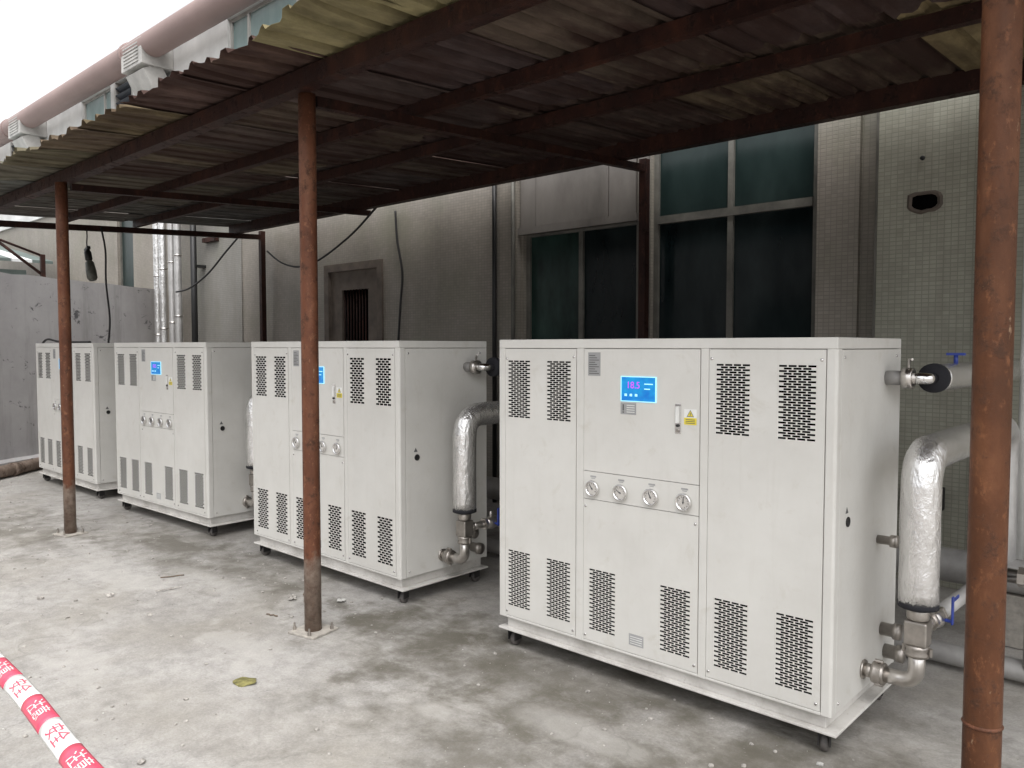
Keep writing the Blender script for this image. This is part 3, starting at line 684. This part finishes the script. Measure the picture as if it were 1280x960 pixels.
    # plates and stickers
    mb = MB(); mb.box(-1.270, -1.194, -.0012, 0, 1.552, 1.670); mb.cur = 1
    for k in range(9): mb.box(-1.263, -1.202 - .012 * (k % 3), -.0018, -.0013, 1.562 + k * .0112, 1.566 + k * .0112)
    mb.build('nameplate', ['sticker_grey', 'sticker_dark'], D)
    mb = MB(); mb.box(-1.070, -.980, -.0010, 0, 1.368, 1.425); mb.cur = 1
    for k in range(4): mb.box(-1.034, -.988, -.0016, -.0011, 1.378 + k * .011, 1.382 + k * .011)
    mb.cur = 2; mb.box(-1.058, -1.050, -.0016, -.0011, 1.386, 1.417); mb.box(-1.058, -1.050, -.0016, -.0011, 1.375, 1.382)
    mb.build('notice_sticker', ['sticker_grey', 'sticker_white', 'sticker_dark'], D)
    mb = MB(); mb.cur = 0; mb.box(-.763, -.731, -.004, 0, 1.296, 1.434); mb.cur = 1; mb.box(-.756, -.738, -.014, -.004, 1.345, 1.422)
    mb.cur = 2; mb.lathe([(.007, 0), (.007, -.008), (0, -.008)], T((-.747, -.004, 1.333)) @ RX, 12); mb.cur = 3; mb.lathe([(.009, 0), (.009, -.005), (0, -.005)], T((-.747, -.004, 1.31)) @ RX, 12)
    bevel(mb.build('door_handle', ['chrome', 'sticker_white', 'black', 'cast'], D), .0015)
    mb = MB(); mb.cur = 0; mb.box(-.716, -.652, -.0010, 0, 1.372, 1.412); mb.cur = 1; mb.box(-.716, -.652, -.0012, 0, 1.340, 1.372)
    def tri(cx, cz, r_, y, ci):
        mb.cur = ci; k = mb.add([(cx - r_ * .9, y, cz - r_ * .55), (cx + r_ * .9, y, cz - r_ * .55), (cx, y, cz + r_)]); mb.face((k, k + 1, k + 2))
    tri(-.684, 1.388, .021, -.0014, 2); tri(-.684, 1.388, .0155, -.0018, 1)
    mb.cur = 2; mb.box(-.686, -.682, -.0024, -.0019, 1.382, 1.395)
    for k in range(3): mb.box(-.708, -.66, -.0018, -.0013, 1.346 + k * .008, 1.349 + k * .008)
    mb.build('warning_sticker', ['sticker_white', 'sticker_yellow', 'sticker_dark'], D)
    mb = MB(); mb.box(-1.012, -.928, -.001, 0, .232, .288); mb.cur = 1
    for k in range(4): mb.box(-1.004, -.936, -.0016, -.0011, .240 + k * .011, .243 + k * .011)
    mb.build('rating_plate', ['sticker_grey', 'sticker_white'], M_)
    # right side panel, cable hole and stickers
    mb = MB(); mb.box(XB - .018, XB - .001, .053, DEP - .003, ZB + .004, 1.687); SP = bevel(mb.build('side_panel', 'paint', c), .002)
    for y, z in ((.075, 1.655), (DEP - .07, 1.655), (.075, .215), (DEP - .05, .215)): inst('screw', SCREWM, SP, (XB - .001, y, z), (0, 0, R(90)))
    mb = MB(); mb.lathe([(.0, .0005), (.017, .0005), (.021, .0005), (.021, .005), (.017, .005), (.015, .001)], T((XB - .001, .145, .967)) @ RYp, 20); mb.build('cable_gland', 'black', SP)
    mb = MB(); xx = XB - .0006
    k = mb.add([(xx, .118, 1.004), (xx, .152, 1.004), (xx, .135, 1.032)]); mb.face((k, k + 1, k + 2))
    mb.build('earth_sticker', 'sticker_dark', SP)
    # casters
    cm = MB(); cm.cur = 1; cm.box(-.045, .045, -.035, .035, .096, .1045); cm.lathe([(.026, .085), (.026, .096)], None, 14)
    cm.box(-.026, -.020, -.030, .030, .036, .086); cm.box(.020, .026, -.030, .030, .036, .086)
    cm.cur = 0; cm.lathe([(.0, -.018), (.030, -.018), (.038, -.012), (.038, .012), (.030, .018), (0, .018)], T((0, .012, .038)) @ RYp, 22)
    CM = cm.mesh('caster', ['wheel', 'rubber'])
    for x in (-1.83, -.07):
        for y in (.06, .72): inst('caster', CM, c, (x, y, 0), (0, 0, R(random.uniform(-25, 25))))
    return c
ch = make_chiller(); G_ = 'white water chillers in a row under the canopy'
tag(ch, 'largest and nearest white water chiller cabinet, at the right of the row', 'chiller', G_); ch.location = (-1.165, 3.22, 0)
chs = [ch]
for (x, y, rz, lab) in ((-3.965, 3.262, -.3, 'white water chiller cabinet standing partly behind the middle rusty post'), (-6.66, 3.30, 1.8, 'white water chiller cabinet in full view between the two left posts'), (-9.25, 3.29, .3, 'smallest and farthest white water chiller cabinet, at the left end of the row')):
    o = copy_tree(ch); o.location = (x, y, 0); o.rotation_euler = (0, 0, R(rz)); o['label'] = lab; chs.append(o)
    for pn in o.children:
        for vg in pn.children:
            if vg.data == VENT: vg.data = VENT_FAR

# ================================================================== pipework (per chiller, local to its base corner)
def make_riser():
    r = empty('riser_pipe')
    px, py = .196, .37
    mb = MB(); mb.tube([(XB, py, .273), (.03, py, .273)], .030, 16); mb.lathe([(.03, 0), (.042, 0), (.042, .008), (.03, .008)], T((XB, py, .273)) @ RYp, 20); mb.build('outlet_stub', 'cast', r)
    def coupling(name, p, M3, l=.05):
        mb = MB(); mb.lathe([(.031, -l / 2), (.046, -l / 2), (.048, -l / 4), (.043, 0), (.048, l / 4), (.046, l / 2), (.031, l / 2)], T(p) @ M3, 20)
        for a in (.052, -.052):
            q = T(p) @ M3; mb.lathe([(.008, -l * .35), (.008, l * .35)], q @ T((a, 0, 0)), 8, False)
        return mb.build(name, 'cast', r)
    coupling('coupling', (.045, py, .273), RYp)
    mb = MB(); mb.tube([(.06, py, .273), (px, py, .273), (px, py, .42)], .033, 18, .10); mb.build('elbow', 'steel', r)
    coupling('coupling', (px, py, .415), Matrix.Identity(4))
    mb = MB(); mb.box(px - .045, px + .045, py - .042, py + .042, .44, .545); mb.lathe([(.034, .545), (.044, .548), (.044, .59), (.030, .60)], T((px, py, 0)), 20)
    mb.lathe([(.040, 0), (.044, .02), (.036, .024)], T((px, py + .042, .49)) @ RX, 18); bevel(mb.build('tee', 'cast', r), .008, 3)
    mb = MB(); mb.tube([(px, py, .615), (px, py, 1.245), (px, py + .95, 1.245)], .078, 26, .15, jit=.05, sub=.05); mb.build('foil_jacket', 'foil', r)
    mb = MB(); mb.lathe([(.032, .600), (.070, .598), (.080, .602), (.080, .622), (.070, .624)], T((px, py, 0)), 26); mb.build('foam_collar', 'foam', r)
    mb = MB(); mb.tube([(px, py + .93, 1.245), (px, 1.98, 1.245), (px, 1.98, .42)], .076, 20, .15, jit=.04, sub=.08); mb.build('foil_jacket', 'foil_dull', r)
    # branch with ball valve
    v_ = MB(); v_.tube([(px, py + .066, .49), (px, py + .20, .49)], .026, 14); v_.lathe([(.026, 0), (.036, .01), (.046, .05), (.036, .09), (.026, .10)], T((px, py + .20, .49)) @ RX, 18)
    v_.lathe([(.040, 0), (.040, .022)], T((px, py + .175, .49)) @ RX, 6, False); v_.lathe([(.040, 0), (.040, .022)], T((px, py + .30, .49)) @ RX, 6, False); v_.lathe([(.012, .03), (.012, .075), (.006, .078), (0, .078)], T((px, py + .25, .49)), 10)
    v_ = v_.build('ball_valve', 'steel', r)
    l = MB(); l.box(px + .040, px + .068, py + .243, py + .257, .483, .497); l.box(px + .068, px + .076, py + .238, py + .262, .475, .60); l.box(px + .069, px + .075, py + .262, py + .35, .572, .588); bevel(l.build('valve_lever', 'blue', v_), .003)
    mb = MB(); mb.tube([(px, py + .32, .49), (px, 1.55, .46), (px, 1.86, .44)], .034, 14, .1); mb.build('branch_pipe', 'grey_pipe', r)
    # small blanked sockets on the cabinet side
    for (y, z, q) in ((.60, .395, .030), (.655, .275, .032), (.525, .826, .020)):
        mb = MB(); mb.lathe([(q, 0), (q, .055), (q + .008, .056), (q + .008, .085), (0, .087)], T((XB, y, z)) @ RYp, 16); mb.build('blanked_socket', 'cast', r)
    return r
def make_upper():
    u = empty('upper_pipe'); z, y0, x1 = 1.557, .60, .15
    mb = MB(); mb.tube([(XB, y0, z), (.055, y0, z)], .033, 16); mb.build('outlet_stub', 'grey_pipe', u)
    mb = MB(); mb.lathe([(.033, -.02), (.048, -.02), (.044, 0), (.048, .02), (.033, .02)], T((.07, y0, z)) @ RYp, 18); mb.tube([(.07, y0, z + .046), (.07, y0 + .012, z + .085), (.085, y0, z + .085)], .006, 8); mb.build('clamp', 'steel', u)
    mb = MB(); mb.tube([(.085, y0, z), (x1, y0, z), (x1, y0 + .12, z)], .026, 16, .05); mb.build('elbow', 'chrome', u)
    mb = MB(); mb.lathe([(.026, 0), (.066, 0), (.067, .03), (.06, .032)], T((x1, y0 + .08, z)) @ RX, 26); mb.build('foam_collar', 'foam', u)
    mb = MB(); mb.tube([(x1, y0 + .105, z), (x1, 2.62, z)], .063, 24, jit=.03, sub=.06); mb.build('foil_jacket', 'foil', u)
    mb = MB(); mb.lathe([(.010, 0), (.010, .045)], T((x1 + .01, y0 + .42, z + .058)), 10); mb.box(x1 - .03, x1 + .05, y0 + .408, y0 + .432, z + .10, z + .112); mb.build('valve_lever', 'blue', u)
    return u
rp, up_ = make_riser(), make_upper()
lr = ['foil wrapped riser pipe with steel elbow and blue valve beside the nearest chiller', 'foil wrapped riser pipe between the nearest chiller and the one behind the post', 'foil wrapped riser pipe showing in the gap left of the post-side chiller', 'steel outlet pipe of the farthest chiller, mostly hidden']
lu = ['short foil wrapped upper pipe with black collar leaving the nearest chiller', 'thin upper pipe leaving the chiller behind the middle post', 'upper pipe behind the chiller left of the middle post', 'upper pipe behind the farthest chiller']
for i, c_ in enumerate(chs):
    for proto, labs, nm in ((rp, lr, 'riser pipes of the chillers'), (up_, lu, 'upper pipes of the chillers')):
        if proto is up_ and i > 1: continue
        o = proto if i == 0 else copy_tree(proto)
        o.location = c_.location - Vector((.065 if i == 2 else 0, 0, 0)); o.rotation_euler = c_.rotation_euler; tag(o, labs[i], 'pipe', nm)
# headers on the floor behind
hp = tag(empty('header_pipe', (-5, 5.2, .40)), 'thick grey header pipe running low behind the chillers', 'pipe')
mb = MB(); mb.tube([(-6.5, 0, 0), (7, 0, 0)], .10, 20, sub=1.); mb.build('pipe_run', 'grey_pipe', hp)
for x in (-4.2, -1.3, 1.5, 4.1, 4.55): 
    mb = MB(); mb.box(x - .06, x + .06, -.06, .06, -.395, -.10); mb.build('support_block', 'plate', hp)
for x in (4.25, 4.75):
    mb = MB(); mb.lathe([(.10, -.02), (.15, -.02), (.15, .02), (.10, .02)], T((x, 0, 0)) @ RYp, 22); mb.build('flange', 'cast', hp)
lp = tag(empty('return_pipe', (-5, 4.6, .075)), 'thinner grey return pipe lying on the floor behind the chillers', 'pipe')
mb = MB(); mb.tube([(-6.3, 0, 0), (4.4, 0, 0), (6.5, .1, 0)], .055, 16, .2, sub=1.); mb.build('pipe_run', 'grey_pipe', lp)
# valve on the header right of the near post
hv = tag(empty('header_valve', (-.72, 4.55, .36)), 'steel valve with blue lever low down just right of the nearest post', 'valve')
mb = MB(); mb.tube([(-.1, 0, .2), (.3, -.02, .2)], .036, 14); mb.lathe([(.04, -.06), (.058, 0), (.04, .06)], T((.05, 0, .2)) @ RYp, 18); mb.lathe([(.05, -.015), (.05, .015)], T((-.04, 0, .2)) @ RYp, 6, False); mb.lathe([(.05, -.015), (.05, .015)], T((.14, 0, .2)) @ RYp, 6, False); mb.tube([(.05, 0, .2), (.05, 0, .34)], .012, 8); mb.build('valve_body', 'steel', hv)
mb = MB(); mb.box(-.03, .26, -.012, .012, .335, .345); bevel(mb.build('valve_lever', 'blue', hv), .003)
mb = MB(); mb.tube([(.0, .02, -.28), (.0, .02, .2)], .03, 12); mb.tube([(.25, -.02, .2), (.45, -.02, .2), (.45, .55, .05)], .05, 14, .1); mb.build('connecting_pipe', 'grey_pipe', hv)
wp_ = tag(empty('post_highlight_strip', (-.885, 5.2, .5)), 'slim pale vertical strip standing in for the highlight along the nearest rusty post', 'pipe')
mb = MB(); mb.tube([(0, 0, 0), (0, 0, 2.9), (0, .76, 2.95)], .024, 12, .08); mb.build('pipe_run', 'highlight_white', wp_)  # pale tube added in place of the highlight on the post edge
# junction box on the wall behind the riser
jb = tag(empty('junction_box', (-1.62, YW - .162, .55)), 'small black box on the tiled wall right of the nearest chiller', 'box')
mb = MB(); mb.box(-.12, .12, -.09, 0, 0, .16); bevel(mb.build('box_body', 'black', jb), .006)
mb = MB(); mb.tube([(.08, -.05, 0), (.08, -.05, -.4)], .012, 8); mb.build('conduit', 'frame_alu', jb)

# vertical foil pipes by the far wall corner
fl = ['leftmost shiny foil wrapped vertical pipe by the far wall corner', 'second shiny foil wrapped vertical pipe from the far wall corner', 'third vertical foil pipe, slightly duller, above the left chillers', 'fourth vertical foil pipe, dull, next to the dark drainpipe']
for i, (x, y, r_, m_) in enumerate(((-13.68, 5.92, .062, 'foil'), (-13.42, 5.9, .062, 'foil'), (-13.19, 5.95, .058, 'foil_dull'), (-12.97, 5.95, .058, 'foil_dull'))):
    o = tag(empty('foil_pipe', (x, y, 0)), fl[i], 'pipe', 'vertical foil pipes by the far wall corner')
    mb = MB(); mb.tube([(0, 0, .05), (0, 0, 4.4), (0, .5, 4.45)], r_, 20, .15, jit=.07, sub=.06); mb.build('foil_jacket', m_, o)
    for z in (1.9, 2.9):
        mb = MB(); mb.lathe([(r_ * .97, -.012), (r_ + .008, -.012), (r_ + .008, .012), (r_ * .97, .012)], T((0, 0, z + .1 * i)), 20); mb.build('strap', 'steel', o)
o = tag(empty('dark_drainpipe', (-12.72, 6.1, 0)), 'thin dark vertical drainpipe right of the foil pipes', 'drainpipe')
mb = MB(); mb.tube([(0, 0, 0), (0, 0, 4.6)], .05, 14); mb.build('pipe_run', 'black', o)
for z in (1.2, 3.0):
    mb = MB(); mb.box(-.07, .07, .02, .20, z, z + .04); mb.build('bracket', 'black', o)

# ================================================================== lamp and cables
la = tag(empty('hanging_lamp', (-10.62, 3.73, 3.15)), 'dark lamp fitting hanging by wire from the canopy at the left end', 'lamp')
mb = MB(); mb.tube([(0, 0, .03), (.01, .0, -.08), (-.008, 0, -.16), (0, 0, -.22)], .008, 8); mb.build('wire', 'cable', la)
M = T((0, 0, -.24)) @ Matrix.Rotation(R(-22), 4, 'Y')
mb = MB(); mb.box(-.05, .06, -.02, .02, -.02, .015, M); mb.lathe([(.0, -.02), (.03, -.02), (.042, -.05), (.042, -.14), (.03, -.16), (0, -.16)], M, 14); mb.build('lamp_holder', 'black', la)
mb = MB(); mb.lathe([(.03, -.16), (.05, -.19), (.06, -.30), (.06, -.39), (.045, -.42), (0, -.425)], M, 16); mb.build('lamp_shade', 'lamp_body', la)
def cable(name, pts, r, label, sag=0):
    P = [Vector(p) for p in pts]; o0 = P[0].copy(); out = []
    for i in range(len(P) - 1):
        p0, p1, p2, p3 = P[max(i - 1, 0)], P[i], P[i + 1], P[min(i + 2, len(P) - 1)]
        for k in range(8):
            u = k / 8; out.append(.5 * ((2 * p1) + (-p0 + p2) * u + (2 * p0 - 5 * p1 + 4 * p2 - p3) * u * u + (-p0 + 3 * p1 - 3 * p2 + p3) * u ** 3))
    out.append(P[-1]); mb = MB(); mb.tube([p - o0 for p in out], r, 8); o = mb.build(name, 'cable'); o.location = o0; tag(o, label, 'cable', 'loose black cables'); return o
cable('power_cable', [(-10.62, 3.9, 3.2), (-10.55, 3.92, 2.9), (-10.5, 3.9, 2.5), (-10.3, 3.86, 2.05), (-10.2, 3.8, 1.745)], .012, 'thin black cable dropping from canopy onto the farthest chiller')
cable('power_cable', [(-12.5, 3.7, 1.5), (-12.1, 3.62, 1.68), (-11.5, 3.52, 1.79), (-11.0, 3.5, 1.76), (-10.5, 3.5, 1.752), (-10.0, 3.52, 1.75)], .014, 'black cable arching over the top of the farthest chiller')
cable('power_cable', [(-12.72, 5.8, 2.58), (-12.3, 5.82, 2.62), (-11.8, 5.88, 2.82), (-11.35, 5.94, 3.12), (-11.0, 6.0, 3.36)], .014, 'black cable looping from foil pipes up to the canopy corner')
cable('power_cable', [(-10.6, 6.2, 3.1), (-10.2, 6.2, 2.9), (-9.7, 6.18, 2.81), (-9.1, 6.1, 2.86), (-8.2, 5.95, 3.08), (-7.49, 5.8, 3.32)], .013, 'black cable sagging on the back wall behind the middle post')
cable('power_cable', [(-7.68, 6.24, 3.36), (-7.66, 6.25, 3.0), (-7.58, 6.26, 2.6), (-7.62, 6.26, 2.2), (-7.68, 6.26, 1.6)], .014, 'black cable hanging straight down the back wall right of the door')

# ================================================================== barrier tape
ta = tag(empty('barrier_tape', (-2.474, .619, .82)), 'red and white barrier tape with white and red lettering, crossing the lower left corner', 'tape')
dirT = (Vector((-1.748, .587, .82)) - Vector((-2.474, .619, .82))).normalized()
sideT = Vector((0, 0, 1)).cross(dirT)      # towards the yard
view = (Vector((0, 0, 1.7)) - Vector((-2.1, .6, .82))).normalized(); nT = (view - dirT * view.dot(dirT)).normalized(); vT = nT.cross(dirT).normalized()
RT = .031
def surf(s_, a, off=0):     # s along, a across in metres (arc)
    th = a / RT; wob = .004 * math.sin(s_ * 7) ; sg = -.015 * math.sin((s_ + .6) * 1.6)
    return dirT * s_ + vT * (math.sin(th) * (RT + off) + wob) + nT * (math.cos(th) * (RT + off) - RT) + Vector((0, 0, sg + .012))
SEG = .168
for pz, nm, mat in ((0, 'red_stripe', 'tape_red'), (1, 'white_stripe', 'tape_white')):
    for k in range(-5, 9):
        if (k % 2) != pz: continue
        mb = MB(); mb.sm = True; s0 = k * SEG - .075; n, h = 6, 10
        for i in range(n + 1):
            for j in range(h + 1): mb.v.append(tuple(surf(s0 + SEG * i / n, (-.5 + j / h) * .066)))
        for i in range(n):
            for j in range(h): q = i * (h + 1) + j; mb.face((q, q + 1, q + h + 2, q + h + 1))
        o = mb.build(nm, mat, ta); sd = o.modifiers.new('solid', 'SOLIDIFY'); sd.thickness = .0006; sd.offset = -1
        me = text_mesh('注意' if pz == 0 else '安全', .046, 0)
        for v_ in me.vertices: v_.co = surf(s0 + SEG / 2 + v_.co.x, v_.co.y, .0012)
        me.materials.append(MATS['tape_white' if pz == 0 else 'tape_red']); inst('printed_lettering', me, o)

# the two stakes that carry the tape, just outside the frame
for s_, lab in ((-.90, 'steel stake holding the far left end of the barrier tape'), (1.41, 'steel stake holding the near right end of the barrier tape')):
    p = Vector((-2.474, .619, .82)) + surf(s_, 0)
    st_ = tag(empty('tape_stake', (p.x, p.y, 0)), lab, 'stake', 'stakes carrying the barrier tape')
    mb = MB(); mb.tube([(0, -.03, .02), (0, -.03, p.z + .12)], .012, 10); mb.build('rod', 'beam_rust', st_)
    mb = MB(); mb.lathe([(0, 0), (.14, 0), (.14, .02), (.05, .03), (.02, .06), (0, .06)], T((0, -.03, .001)), 22); mb.build('foot', 'plate', st_)

# ================================================================== litter
def rock_mesh(seed, r_, flat=.6):
    bm = bmesh.new(); bmesh.ops.create_icosphere(bm, subdivisions=1, radius=r_)
    for v_ in bm.verts: v_.co *= 1 + .5 * noise.noise(v_.co * (1.2 / r_) + Vector((seed, 0, 0))); v_.co.z *= flat
    me = bpy.data.meshes.new('rock'); bm.to_mesh(me); bm.free(); return me
def single(name, me, mat, loc, rz, label, cat, group=None):
    me.materials.append(MATS[mat]); o = bpy.data.objects.new(name, me); COL.objects.link(o); o.location = loc; o.rotation_euler = (0, 0, rz); tag(o, label, cat, group); return o
# flattened dry leaf
mb = MB(); n = 22; vs = [(0, 0, .012)]
for i in range(n): a = 2 * math.pi * i / n; rr = .055 * (1 + .10 * math.sin(5 * a) + .06 * math.sin(3 * a + 1)); vs.append((rr * math.cos(a) * 1.05, rr * math.sin(a), .006 + .006 * math.sin(2 * a + .5)))
mb.add(vs)
for i in range(n): mb.face((0, 1 + i, 1 + (i + 1) % n))
o = mb.build('dry_leaf', 'leaf'); o.location = (-3.657, 1.983, .001); tag(o, 'round yellowish dry leaf lying on the concrete in the foreground', 'leaf'); sd = o.modifiers.new('s', 'SOLIDIFY'); sd.thickness = .002; sd.offset = -1
def scrap(x, y, sx, sy, seed, label):
    mb = MB(); n = 5; rnd = random.Random(seed)
    for i in range(n + 1):
        for j in range(n + 1):
            u, v_ = i / n - .5, j / n - .5
            mb.v.append((u * sx * (1 + .3 * noise.noise(Vector((v_ * 5, seed, 0)))), v_ * sy * (1 + .3 * noise.noise(Vector((u * 5, seed, 5)))), .012 + .014 * noise.noise(Vector((u * 4, v_ * 4, seed)))))
    for i in range(n):
        for j in range(n): q = i * (n + 1) + j; mb.face((q, q + 1, q + n + 2, q + n + 1))
    o = mb.build('paper_scrap', 'stone' if seed > 1 else 'paper'); o.location = (x, y, 0); o.rotation_euler = (0, 0, rnd.uniform(0, 6)); sd = o.modifiers.new('s', 'SOLIDIFY'); sd.thickness = .001
    tag(o, label, 'scrap', 'scraps on the concrete floor'); return o
scrap(-4.36, 3.06, .05, .05, 1, 'crumpled white scrap below the chiller behind the middle post')
scrap(-4.66, 2.876, .11, .05, 2, 'flat pale scrap left of the middle post')
scrap(-5.45, 2.39, .17, .012, 4, 'long thin white strip on the floor in mid-yard')
def twig(x, y, L, rz, seed, label):
    mb = MB(); pts = [(L * (i / 5 - .5), .02 * noise.noise(Vector((i * .8, seed, 0))), .006) for i in range(6)]; mb.tube(pts, .004, 6)
    o = mb.build('twig', 'twig'); o.location = (x, y, 0); o.rotation_euler = (0, 0, rz); tag(o, label, 'twig', 'twigs on the concrete floor')
twig(-4.45, 2.60, .09, .3, 1, 'short dark twig left of the middle post foot')
twig(-5.75, 2.55, .16, 1.2, 3, 'short twig on the floor between the two left posts')
for i, (x, y, r_, lab) in enumerate(((-5.61, 2.056, .028, 'round dark stone in the middle of the open yard'), (-5.02, 2.08, .02, 'small grey stone in mid-yard'), (-5.9, 1.72, .024, 'flat dark stone at the left of the yard'), (-1.205, 3.16, .014, 'tiny white stone beside the front caster of the nearest chiller'), (-2.98, 3.1, .016, 'tiny pale stone by the left caster of the nearest chiller'), (-3.25, 1.3, .018, 'small dark stone beside the barrier tape'))):
    single('stone', rock_mesh(i * 3.1, r_), 'paper' if 'white' in lab else 'stone', (x, y, r_ * .4), i, lab, 'stone', 'loose stones on the floor')
# fine grit, uncountable
mb = MB()
rnd = random.Random(5); protos = []
for i in range(6):
    me = rock_mesh(i + 40, 1.0, .55); protos.append(([v_.co.copy() for v_ in me.vertices], [tuple(p.vertices) for p in me.polygons])); bpy.data.meshes.remove(me)
for i in range(2800):
    x = -1 - 10.5 * rnd.random() ** .8; y = rnd.uniform(.9, 3.3)
    if noise.noise(Vector((x * .7, y * .9, 0))) + rnd.uniform(-.5, .5) < -.05: continue
    r_ = .0025 + .012 * rnd.random() ** 5 + (.008 * rnd.random() ** 3 if x < -7.5 else 0); vs, fs = protos[rnd.randrange(6)]; a = rnd.uniform(0, 6.28); ca, sa = math.cos(a), math.sin(a)
    mb.cur = 0 if rnd.random() < .08 and r_ < .005 else 1
    k = mb.add([(x + r_ * (v_.x * ca - v_.y * sa), y + r_ * (v_.x * sa + v_.y * ca), r_ * (.35 + v_.z)) for v_ in vs])
    for f_ in fs: mb.face(tuple(k + q for q in f_))
o = mb.build('grit', ['paper', 'stone']); o['kind'] = 'stuff'; o['label'] = 'fine pale and dark grit scattered over the concrete'; o['category'] = 'grit'
